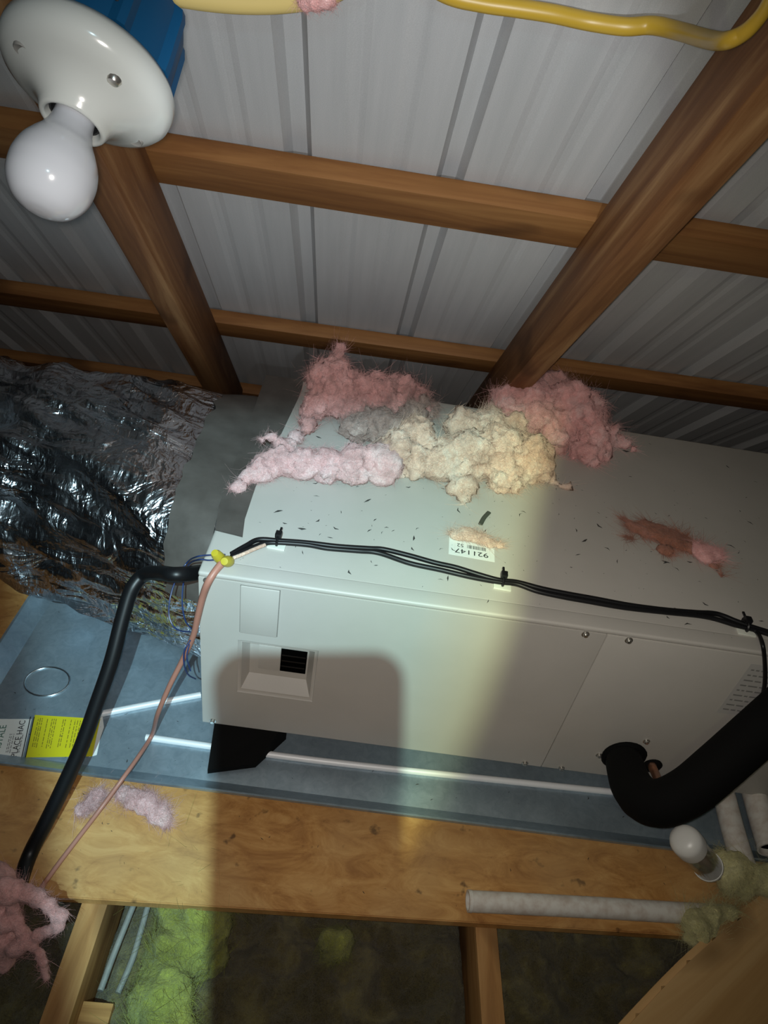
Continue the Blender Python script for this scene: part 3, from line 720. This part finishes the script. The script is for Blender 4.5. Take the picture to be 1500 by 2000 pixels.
# pale yellow tufts by the plank
o = fluff('insulation_tuft', [(0.7298, 0.5912, 0.21, 0.02), (0.7517, 0.5838, 0.212, 0.026), (0.7364, 0.5723, 0.206, 0.02), (0.7862, 0.5805, 0.204, 0.026), (0.8093, 0.5759, 0.2, 0.028), (0.7636, 0.5649, 0.2, 0.018)], 'pale_yellow_fluff', voxel=.004, amp=.012, fine=.007, fibres=500, flen=.02, floor=PZ, seed=33); tag(o, 'pale yellow fibreglass tuft right of the clear float switch', 'insulation')
o = fluff('insulation_tuft', [(0.6536, 0.5065, 0.18, 0.016), (0.6631, 0.4957, 0.19, 0.02), (0.6941, 0.51, 0.19, 0.018), (0.7202, 0.5186, 0.188, 0.014), (0.6589, 0.4896, 0.175, 0.018), (0.6841, 0.4937, 0.18, 0.018)], 'pale_yellow_fluff', voxel=.004, amp=.012, fine=.007, fibres=500, flen=.02, seed=34); tag(o, 'pale yellow fibreglass tuft at the end of the white pipe by the plank', 'insulation')

# debris
def on_top(r):
    while True:
        u_ = r.uniform(.05, 1.15); v_ = r.uniform(.02, .60)
        if v_ < .42 or r.random() < .3: 
            p = UM @ Vector((u_, v_, 0)); return p.x, p.y
flecks('debris_flecks', 340, on_top, FZ+.0004, .0015, .0095, 'tiny dark dirt flecks scattered over the cabinet top', seed=3)
def on_ply(r): return r.uniform(-.45, .75), r.uniform(.50, .63)
flecks('debris_flecks', 70, on_ply, PZ+.0003, .001, .004, 'tiny dark flecks on the plywood in front of the pan', seed=4)
def on_pan(r):
    p = PANI.inverted() @ Vector((r.uniform(.05, 1.3), r.uniform(.035, .16) if r.random() < .6 else r.uniform(.035, .4), 0))
    if p.x > -.2 and p.y > .74: return on_pan(r)
    return p.x, p.y
flecks('debris_flecks', 110, on_pan, PZ+.0012, .001, .0045, 'tiny dark flecks on the floor of the drain pan', seed=8)
tw = [(0.2433, 0.9462, 0.599), (0.2514, 0.9665, 0.599), (0.2622, 0.985, 0.599)]
o = tube('twig', [tuple(Vector(p)-Vector(tw[0])) for p in tw], .0042, 'twig', None, sides=7, flat=.4); o.location = Vector(tw[0])+Vector((0, 0, .001))
tag(o, 'short dark chip of wood on the cabinet top above the number label', 'twig')

# ------------------------------------------------------------------ wires on the cabinet
def rel_tube(name, pts, r, material, label, cat, **kw):
    o0 = Vector(pts[len(pts)//2]); o0.z = min(p[2] for p in pts)
    o = tube(name, [tuple(Vector(p)-o0) for p in pts], r, material, None, **kw); o.location = o0
    return tag(o, label, cat) if label else o
wires = empty('cable_bundle', (0.1197, 0.8257, 0.597))
tag(wires, 'black control cable bundle tied along the front edge of the cabinet top', 'cable')
def wire_part(name, pts, r, material, **kw):
    return tube(name, [tuple(Vector(p)-wires.location) for p in pts], r, material, wires, **kw)
wire_part('cable', [(-0.1537, 0.7819, 0.6025), (-0.1357, 0.8007, 0.6025), (-0.1116, 0.8212, 0.6025), (-0.0887, 0.8282, 0.6025), (-0.0448, 0.8319, 0.6025), (-0.0121, 0.8297, 0.6025), (0.0366, 0.833, 0.6025), (0.0693, 0.8344, 0.6025), (0.1188, 0.8195, 0.6025), (0.1679, 0.8131, 0.6025), (0.2166, 0.8055, 0.6025), (0.2614, 0.802, 0.6025), (0.2903, 0.8026, 0.6025), (0.3218, 0.7921, 0.6025), (0.362, 0.7866, 0.6025), (0.4025, 0.7836, 0.6025), (0.4595, 0.7799, 0.6025), (0.5263, 0.7812, 0.6025), (0.5937, 0.7826, 0.6025), (0.6401, 0.7716, 0.6025), (0.6714, 0.7659, 0.6025), (0.7165, 0.754, 0.6025), (0.7974, 0.7478, 0.6025), (0.8795, 0.7439, 0.6025), (0.9548, 0.742, 0.6025)], .0040, 'black_cable')
wire_part('cable', [(-0.1549, 0.7875, 0.6035), (-0.1374, 0.8101, 0.6035), (-0.1208, 0.8281, 0.6035), (-0.0893, 0.8319, 0.6035), (-0.0453, 0.8357, 0.6035), (0.0035, 0.8365, 0.6035), (0.0524, 0.8412, 0.6035), (0.0771, 0.8435, 0.6035), (0.1186, 0.8366, 0.6035), (0.1599, 0.8273, 0.6035), (0.1927, 0.8226, 0.6035), (0.2292, 0.8127, 0.6035), (0.2616, 0.8057, 0.6035), (0.2905, 0.8062, 0.6035), (0.3307, 0.7984, 0.6035), (0.3713, 0.7941, 0.6035), (0.412, 0.791, 0.6035), (0.469, 0.7862, 0.6035), (0.5273, 0.786, 0.6035), (0.5786, 0.7891, 0.6035), (0.6133, 0.7916, 0.6035), (0.6428, 0.7799, 0.6035), (0.6723, 0.7695, 0.6035), (0.7186, 0.7598, 0.6035), (0.7997, 0.7536, 0.6035), (0.8816, 0.7485, 0.6035), (0.957, 0.7466, 0.6035)], .0040, 'black_cable')
wire_part('cable_core', [(-0.1508, 0.779, 0.6035), (-0.1377, 0.7909, 0.6035), (-0.1211, 0.8072, 0.6035), (-0.1088, 0.8181, 0.6035)], .0028, 'cream_fluff')
wire_part('cable_branch', [(0.6576, 0.7697, 0.603), (0.6686, 0.7597, 0.603)]+[tuple(p) for p in [(0.655, 0.7212, 0.6149), (0.6781, 0.7206, 0.5744), (0.6998, 0.7201, 0.5288), (0.7134, 0.7198, 0.4854), (0.7175, 0.7197, 0.4518)]], .0032, 'black_cable')
for i, (qx, qy) in enumerate(((543, 1058), (980, 1137), (1452, 1222))):
    p = Vector([(-0.0909, 0.8342, 0.597), (0.2675, 0.8076, 0.597), (0.6539, 0.7746, 0.597)][i])
    m = Matrix.Translation(p - wires.location) @ Matrix.Rotation(UYAW-.06, 4, 'Z')
    c = box('tie_mount', (-.014, -.018, .0002), (.014, .006, .0032), 'nylon_pad', wires, .0008, m)
    bm = bmesh.new()
    bm_tube(bm, [(.0, .012*math.cos(t), .0072+.0088*math.sin(t)) for t in [k*math.pi/8 for k in range(17)]], .0022, 6, raw=True)
    bm_box(bm, (-.005, -.005, .013), (.005, .006, .021), .001); bm_box(bm, (-.0016, .004, .012), (.0016, .022, .0145))
    from_bm(bm, 'cable_tie', 'black_cable', wires, m, 40)
# yellow wire nut and the wires leaving it
WN = Vector((-0.1553, 0.7743, 0.61))
nut = lathe('wire_nut', [(0, 0), (.0085, 0), (.0088, .004), (.0078, .016), (.0055, .022), (0, .0225)], 'yellow_nut', None, 14, axis_m(WN-Vector((0, .004, .006)), (-.15, -.75, .65)))
tag(nut, 'yellow wire nut joining thin wires at the front left corner of the cabinet', 'wire nut')
nut2 = lathe('wire_nut', [(0, 0), (.0085, 0), (.0088, .004), (.0078, .016), (.0055, .022), (0, .0225)], 'yellow_nut', None, 14, axis_m(WN+Vector((-.013, -.001, -.006)), (-.3, -.4, .85)))
tag(nut2, 'second yellow wire nut, left of the first and nearer the blue wires', 'wire nut')
rel_tube('salmon_wire', [(-0.157, 0.7755, 0.6035), (-0.166, 0.7601, 0.6035)] + [(-0.1781, 0.7396, 0.5884), (-0.1877, 0.7398, 0.5544), (-0.1964, 0.74, 0.5079), (-0.2047, 0.7402, 0.4614)] + [(-0.223, 0.7379, 0.4022), (-0.243, 0.7231, 0.3483), (-0.2622, 0.713, 0.2841), (-0.286, 0.74, 0.18), (-0.2932, 0.6907, 0.19), (-0.3053, 0.6418, 0.1955), (-0.3304, 0.5981, 0.17), (-0.3501, 0.5461, 0.166), (-0.3642, 0.5041, 0.166), (-0.3746, 0.4686, 0.166)],
         lambda t: .0062-.0024*min(1, t*1.6), 'salmon_wire', 'thin salmon coloured wire hanging down the cabinet corner to the plywood', 'wire', sides=8)
blue = empty('blue_wires', (-0.2388, 0.7732, 0.471))
tag(blue, 'thin blue wires looping beside the left end of the air handler', 'wire')
for pts in ([(-0.1631, 0.7825, 0.6055), (-0.185, 0.7772, 0.6055), (-0.2024, 0.7703, 0.6055)]+[(-0.2285, 0.8105, 0.5531), (-0.2375, 0.7797, 0.545), (-0.2411, 0.7553, 0.5295), (-0.2398, 0.7383, 0.5077), (-0.2313, 0.7279, 0.4951), (-0.2214, 0.7302, 0.4827), (-0.2093, 0.7433, 0.468)],
            [(-0.1619, 0.7768, 0.6035), (-0.1829, 0.7682, 0.6035), (-0.1992, 0.7663, 0.6035)]+[(-0.2263, 0.8076, 0.5495), (-0.2273, 0.7787, 0.5366), (-0.2237, 0.7556, 0.5153), (-0.2166, 0.7436, 0.4923), (-0.2083, 0.7463, 0.472)],
            [(-0.2076, 0.7353, 0.4579), (-0.2149, 0.7241, 0.4427), (-0.2138, 0.7167, 0.4168), (-0.2091, 0.7207, 0.3896), (-0.202, 0.736, 0.361)],
            [(-0.2076, 0.7446, 0.4535), (-0.211, 0.7236, 0.4341), (-0.2049, 0.7184, 0.4035)]):
    tube('blue_strand', [tuple(Vector(p)-blue.location) for p in pts], .0012, 'blue_wire', blue, sides=6)

# black power whip from the cabinet's left end across the pan to the lower left
rel_tube('black_conduit', [(-.185, .865, 1.33-.835)] + [(-0.225, 0.7572, 0.5771), (-0.265, 0.7853, 0.547), (-0.2972, 0.8095, 0.5153), (-0.3137, 0.7926, 0.4967), (-0.3215, 0.7625, 0.4618), (-0.329, 0.7168, 0.4084), (-0.3419, 0.6733, 0.3557), (-0.3572, 0.627, 0.2991), (-0.3762, 0.5842, 0.2484), (-0.3945, 0.5467, 0.2046), (-0.4088, 0.5161, 0.1733), (-0.407, 0.4785, 0.1707), (-0.3989, 0.4531, 0.1796)],
         .0118, 'black_cable', 'thick black cable conduit bent over the foil duct and down to the lower left', 'conduit', sides=14)

# ------------------------------------------------------------------ refrigerant lines
suc = empty('suction_line', (0.555, 0.7296, 0.2929))
tag(suc, 'thick black foam insulated refrigerant pipe elbowing out of the cabinet at right', 'pipe')
bm = bmesh.new(); bm_tube(bm, [tuple(Vector(p)-suc.location) for p in [(0.5664, 0.7314, 0.281), (0.5511, 0.7097, 0.3027), (0.54, 0.685, 0.3214), (0.5288, 0.6358, 0.3467), (0.5297, 0.5979, 0.3715), (0.5442, 0.5795, 0.3983), (0.5722, 0.5833, 0.4307), (0.6037, 0.6, 0.472), (0.6471, 0.6276, 0.5202), (0.7128, 0.6691, 0.5971), (0.7965, 0.7227, 0.6913), (0.892, 0.78, 0.7917), (1.022, 0.8567, 0.9042)]], lambda t: .029+.006*min(1, t*3.2), 18)
from_bm(bm, 'foam_sleeve', 'black_rubber', suc, None, 50)
lathe('pipe_collar', [(.024, -.001), (.038, -.001), (.040, .004), (.036, .009), (.024, .010)], 'black_rubber', suc, 24, axis_m(Vector((0.5555, 0.7276, 0.2977))-suc.location, (0, -1, 0)))
liq = empty('liquid_line', (0.6149, 0.7282, 0.2791))
tag(liq, 'small brown copper pipe with a rubber grommet behind the black refrigerant elbow', 'pipe')
bm = bmesh.new(); bm_tube(bm, [tuple(Vector(p)-liq.location) for p in [(0.6186, 0.7301, 0.2734), (0.6046, 0.7084, 0.2959), (0.6009, 0.6885, 0.3052), (0.5781, 0.6375, 0.3457), (0.5801, 0.6155, 0.3503)]], .0075, 12)
from_bm(bm, 'copper_tube', 'copper', liq, None, 50)
lathe('grommet', [(.007, -.001), (.0165, -.001), (.0175, .004), (.013, .008), (.007, .008)], 'black_rubber', liq, 20, axis_m((0, -.001, 0), (0, -1, 0)))

# ------------------------------------------------------------------ condensate pipes and float switch
def pvc_pipe(pts, r, label, name='plastic_pipe', wall=.003):
    o0 = Vector(pts[0]); o0.z = min(p[2] for p in pts)-r; P = [Vector(p)-o0 for p in pts]
    root = empty(name, o0); tag(root, label, 'pipe')
    bm = bmesh.new(); bm_tube(bm, P, r, 20, 6, cap=False)
    d = (P[1]-P[0]).normalized()
    bm_tube(bm, [P[0], P[0]+d*.05], r-wall, 20, 2, cap=False)
    o = from_bm(bm, 'pipe_wall', 'pvc', root, None, 50)
    lathe('pipe_bore', [(0, 0), (r-wall+.0002, 0)], 'black_void', root, 20, axis_m(P[0]+d*.012, d))
    lathe('pipe_end_ring', [(r-wall, 0), (r+.0004, 0), (r+.0006, .006), (r, .0065)], 'pvc', root, 20, axis_m(P[0]-d*.0004, d))
    return root
pvc_pipe([(0.2859, 0.5066, 0.1755), (0.4883, 0.5155, 0.1755), (0.6204, 0.5203, 0.1755), (0.728, 0.5243, 0.1755)], .0162, 'off-white plastic pipe lying open ended along the plywood edge')
pvc_pipe([(0.7673, 0.5945, 0.211), (0.7723, 0.6585, 0.211), (0.7818, 0.7338, 0.211), (0.7913, 0.8053, 0.211)], .0200, 'left one of two whitish pipes standing behind the pale yellow tuft')
pvc_pipe([(0.8298, 0.6264, 0.213), (0.8365, 0.6835, 0.213), (0.8461, 0.7558, 0.213), (0.8564, 0.8292, 0.213)], .0225, 'right one of two whitish pipes at the right edge of the picture')
fs = empty('float_switch', (0.7321, 0.5863, 0.16)); FSL = fs.location.copy()
tag(fs, 'float switch with a white domed cap and clear plastic body near the pan edge', 'float switch')
top = Vector((0.5986, 0.5502, 0.3413)); bot = Vector((0.669, 0.5594, 0.2621)); ax = (top-bot).normalized(); ln = (top-bot).length
FM = axis_m(bot-FSL, ax)
lathe('clear_body', [(.0205, -.004), (.0225, 0), (.0225, ln), (.0205, ln), (.0205, 0)], 'clear_plastic', fs, 28, FM)
lathe('body_rim', [(.0225, -.001), (.0238, -.001), (.0238, .003), (.0225, .003)], 'white_plastic', fs, 28, FM)
lathe('white_cap', [(.0228, ln-.014), (.0245, ln-.013), (.0248, ln+.010), (.0225, ln+.018), (.016, ln+.0235), (.008, ln+.0255), (0, ln+.026)], 'white_plastic', fs, 28, FM)
lathe('float_stem', [(0, -.05), (.007, -.05), (.007, ln-.01), (0, ln-.01)], 'faint_ink', fs, 14, FM)

# two thin metal tubes beside the left joist
for i, (pts, lab) in enumerate((([(-0.2461, 0.4875, 0.095), (-0.2497, 0.4529, 0.095), (-0.2538, 0.4128, 0.095), (-0.2572, 0.3651, 0.095)], 'left one of two thin grey metal tubes beside the lit joist'), ([(-0.2256, 0.4935, 0.085), (-0.2255, 0.4551, 0.085), (-0.2263, 0.4115, 0.085), (-0.2333, 0.3668, 0.085)], 'right one of two thin grey metal tubes, next to the yellow green insulation'))):
    rel_tube('metal_tube', pts, .0048, 'dull_tube', lab, 'tube', sides=10)
o = box('wood_block', (-.022, -.05, 0), (.022, .05, .075), 'joist_wood', None, .002); o.location = ((-0.2548, 0.3212, 0.095)[0], (-0.2548, 0.3212, 0.095)[1]-.02, .02)
tag(o, 'short wood block beside the lit joist at the bottom edge of the picture', 'wood block')

# plank at the lower right, lying on the plywood edge
PK = [(0.8748, 0.6004, 0.202), (0.8023, 0.5618, 0.202), (0.7319, 0.5204, 0.202), (0.676, 0.4862, 0.202), (0.6215, 0.4493, 0.202), (0.5689, 0.4103, 0.202), (0.519, 0.3718, 0.202), (0.4719, 0.3345, 0.202), (0.4094, 0.2788, 0.202)]
poly = [(p[0], p[1]) for p in PK] + [(PK[-1][0]+.42, PK[-1][1]-.36), (PK[0][0]+.42, PK[0][1]-.36)]
c = (sum(p[0] for p in poly)/len(poly), sum(p[1] for p in poly)/len(poly))
ang_p = math.atan2(PK[0][1]-PK[-1][1], PK[0][0]-PK[-1][0])
ca, sa = math.cos(-ang_p), math.sin(-ang_p)
o = prism('plank', [((x-c[0])*ca-(y-c[1])*sa, (x-c[0])*sa+(y-c[1])*ca) for x, y in poly], 0, .040, 'plank_wood', None, .010)
o.location = (c[0], c[1], PZ+.0015); o.rotation_euler = (0, 0, ang_p)
tag(o, 'broad orange brown plank in the lower right corner', 'plank')

# ------------------------------------------------------------------ porcelain lamp holder with bulb on a blue box
DC = Vector((-0.2238, 0.5931, 1.2359)); AX = Vector((-.14, -.722, -.678)).normalized()
lampM = axis_m(DC, AX)
def top_local(o, m):
    o.matrix_world = m; return o
lamp = empty('lamp_holder'); lamp.matrix_world = lampM
tag(lamp, 'white porcelain keyless lamp holder screwed to the blue box', 'lamp holder')
lathe('porcelain_dish', [(0, -.012), (.052, -.012), (.058, -.010), (.0615, -.004), (.0616, .002), (.0606, .007), (.0572, .0120), (.0515, .0158), (.0450, .0185), (.0385, .0215), (.0325, .0255), (.0280, .0300), (.0250, .0345), (.0236, .0385), (.0224, .0400), (.0206, .0402), (.0192, .0390), (.0186, .035), (.0184, .012), (0, .012)], 'porcelain', lamp, 56, None, 60)
for k in range(4):
    a = math.radians(35+90*k)
    m = Matrix.Translation((.0445*math.cos(a), .0445*math.sin(a), .0150))
    if k % 2 == 0: lathe('mounting_screw', [(0, .006), (.004, .005), (.0055, .0025), (.0055, -.001)], 'screw_metal', lamp, 12, m)
    else: lathe('screw_recess', [(0, .0028), (.0042, .0030), (.0058, .0036), (.0064, .0022), (.0066, -.002)], 'faint_ink', lamp, 14, m)
lathe('shaded_socket', [(.0182, .014), (.0182, .034), (.0165, .0345), (.0165, .014)], 'ink', lamp, 24)  # black colour puts the shade inside the lip onto this liner
bulb = empty('light_bulb'); bulb.matrix_world = lampM @ Matrix.Translation((0, 0, .020))
tag(bulb, 'unlit frosted white light bulb hanging from the porcelain holder', 'light bulb')
pr_ = [(.0132, -.004), (.0138, 0), (.0140, .008), (.0142, .016), (.0152, .023), (.0182, .031), (.0230, .039), (.0270, .047), (.0293, .056), (.0297, .063), (.0286, .072), (.0250, .080), (.0195, .0865), (.0120, .0905), (.0050, .0918), (0, .092)]
pr2 = [tuple(v) for v in [Vector((p[0], p[1], 0))[:2] for p in catmull([(r, z, 0) for r, z in pr_], 4)]]
pr2[-1] = (0, .092)
lathe('glass_globe', pr2, 'bulb_glass', bulb, 48, None, 80)
lathe('screw_base', [(.0, -.009), (.006, -.0088), (.0128, -.006), (.0128, -.003), (.0136, -.001)], 'screw_metal', bulb, 24)
ebox = empty('electrical_box'); ebox.matrix_world = lampM @ Matrix.Translation((0, 0, -.013))
tag(ebox, 'blue plastic round electrical box behind the porcelain lamp holder', 'electrical box')
def eb():
    bm = bmesh.new(); n = 64; rings = []
    def rad(k):
        r = .0525
        if k % 8 in (0, 1): r += .0045
        return r
    for z, s in ((0, 1), (-.010, 1.0), (-.046, .97), (-.053, .93)):
        rings.append([bm.verts.new((rad(k)*s*math.cos(2*math.pi*k/n), rad(k)*s*math.sin(2*math.pi*k/n), z)) for k in range(n)])
    for a, b in zip(rings, rings[1:]):
        for k in range(n): bm.faces.new((a[k], a[(k+1) % n], b[(k+1) % n], b[k]))
    bm.faces.new(rings[0]); bm.faces.new(rings[-1])
    from_bm(bm, 'box_shell', 'blue_plastic', ebox, None, 30)
eb()
# nailing bracket: from the box side to the face of the left rafter; and a dark slot in the box side
inv = ebox.matrix_world.inverted()
slot_dir = inv.to_3x3() @ (Vector(CAM_R)*.55 - Vector(CAM_F)*.8); sa_ = math.atan2(slot_dir.y, slot_dir.x)
m = Matrix.Rotation(sa_, 4, 'Z')
box('box_slot', (.050, -.0035, -.050), (.0545, .0035, -.014), 'blue_plastic_dark', ebox, .0008, m)
box('box_clamp', (.050, -.009, -.062), (.0625, .009, -.030), 'blue_plastic_dark', ebox, .002, m @ Matrix.Rotation(math.radians(52), 4, 'Z'))
hook = inv @ Vector(roof_pt(-.350, .60, C_RAFT))
bm = bmesh.new(); bm_tube(bm, [(0, 0, -.06), tuple(Vector((0, 0, -.062)).lerp(hook, .5)), tuple(hook)], .011, 8, 3); from_bm(bm, 'nailing_bracket', 'blue_plastic_dark', ebox, None, 40)

# yellow cord and pale cable loop at the top
rel_tube('extension_cord', [(-0.1146, 0.7766, 1.4043), (-0.0536, 0.8225, 1.3576), (-0.0025, 0.8479, 1.3318), (0.0358, 0.8616, 1.3179), (0.0727, 0.8637, 1.3157), (0.1089, 0.8627, 1.3167), (0.1454, 0.862, 1.3174), (0.1829, 0.863, 1.3164)]+[(0.2173, 0.8534, 1.3176), (0.2432, 0.8486, 1.3225)]+[(0.2614, 0.8141, 1.322), (0.26, 0.738, 1.3209), (0.2519, 0.6719, 1.3225), (0.2579, 0.6571, 1.329), (0.2611, 0.648, 1.3383), (0.2605, 0.6379, 1.3486), (0.254, 0.6189, 1.3679), (0.238, 0.5885, 1.3989), (0.2054, 0.5476, 1.4405)], lambda t: .0082-.0030*min(1, max(0, (t-.5)*3)), 'yellow_cord', 'yellow electrical cord slung across the roof at upper right', 'cord', sides=12)
rel_tube('yellow_cable', [(-0.2892, 0.7676, 1.405), (-0.2968, 0.8435, 1.3277), (-0.2916, 0.8761, 1.2945), (-0.2616, 0.8916, 1.2788), (-0.2253, 0.8932, 1.2771), (-0.1824, 0.8909, 1.2794), (-0.1392, 0.8851, 1.2854), (-0.1017, 0.8762, 1.2944), (-0.0756, 0.8666, 1.3042), (-0.0416, 0.8412, 1.33), (-0.0102, 0.7927, 1.3793), (0.0007, 0.7243, 1.449)], .0110, 'pale_yellow_cord', 'pale yellow cable loop just dipping into the top edge of the picture', 'cable', sides=12)
o = fluff('insulation_tuft', [tuple(p)+(.010,) for p in [(-0.1008, 0.8605, 1.2933), (-0.0915, 0.8591, 1.2946), (-0.0822, 0.8553, 1.2985)]], 'pink_fluff', voxel=.002, amp=.003, fine=.002, fibres=160, flen=.008, seed=41); tag(o, 'tiny pink wisp caught on the pale yellow cable at the top edge', 'insulation')

# ------------------------------------------------------------------ the phone that takes the picture (just behind the lens; its shadow falls on the cabinet)
def phone():
    bm = bmesh.new(); x0, x1, y0, y1, r = -.058, .018, -.142, .020, .012; pts = []
    for cxp, cyp, a0 in ((x1-r, y1-r, 0), (x0+r, y1-r, 90), (x0+r, y0+r, 180), (x1-r, y0+r, 270)):
        for k in range(9):
            a = math.radians(a0+90*k/8); pts.append((cxp+r*math.cos(a), cyp+r*math.sin(a)))
    a = [bm.verts.new((x, y, .002)) for x, y in pts]; b = [bm.verts.new((x, y, .010)) for x, y in pts]
    bm.faces.new(a); bm.faces.new(b); n = len(pts)
    for i in range(n): bm.faces.new((a[i], a[(i+1) % n], b[(i+1) % n], b[i]))
    o = from_bm(bm, 'phone', 'phone_body'); o.matrix_world = CAM_M
    tag(o, 'black phone taking the picture, known by its rounded shadow on the cabinet front', 'phone')
phone()
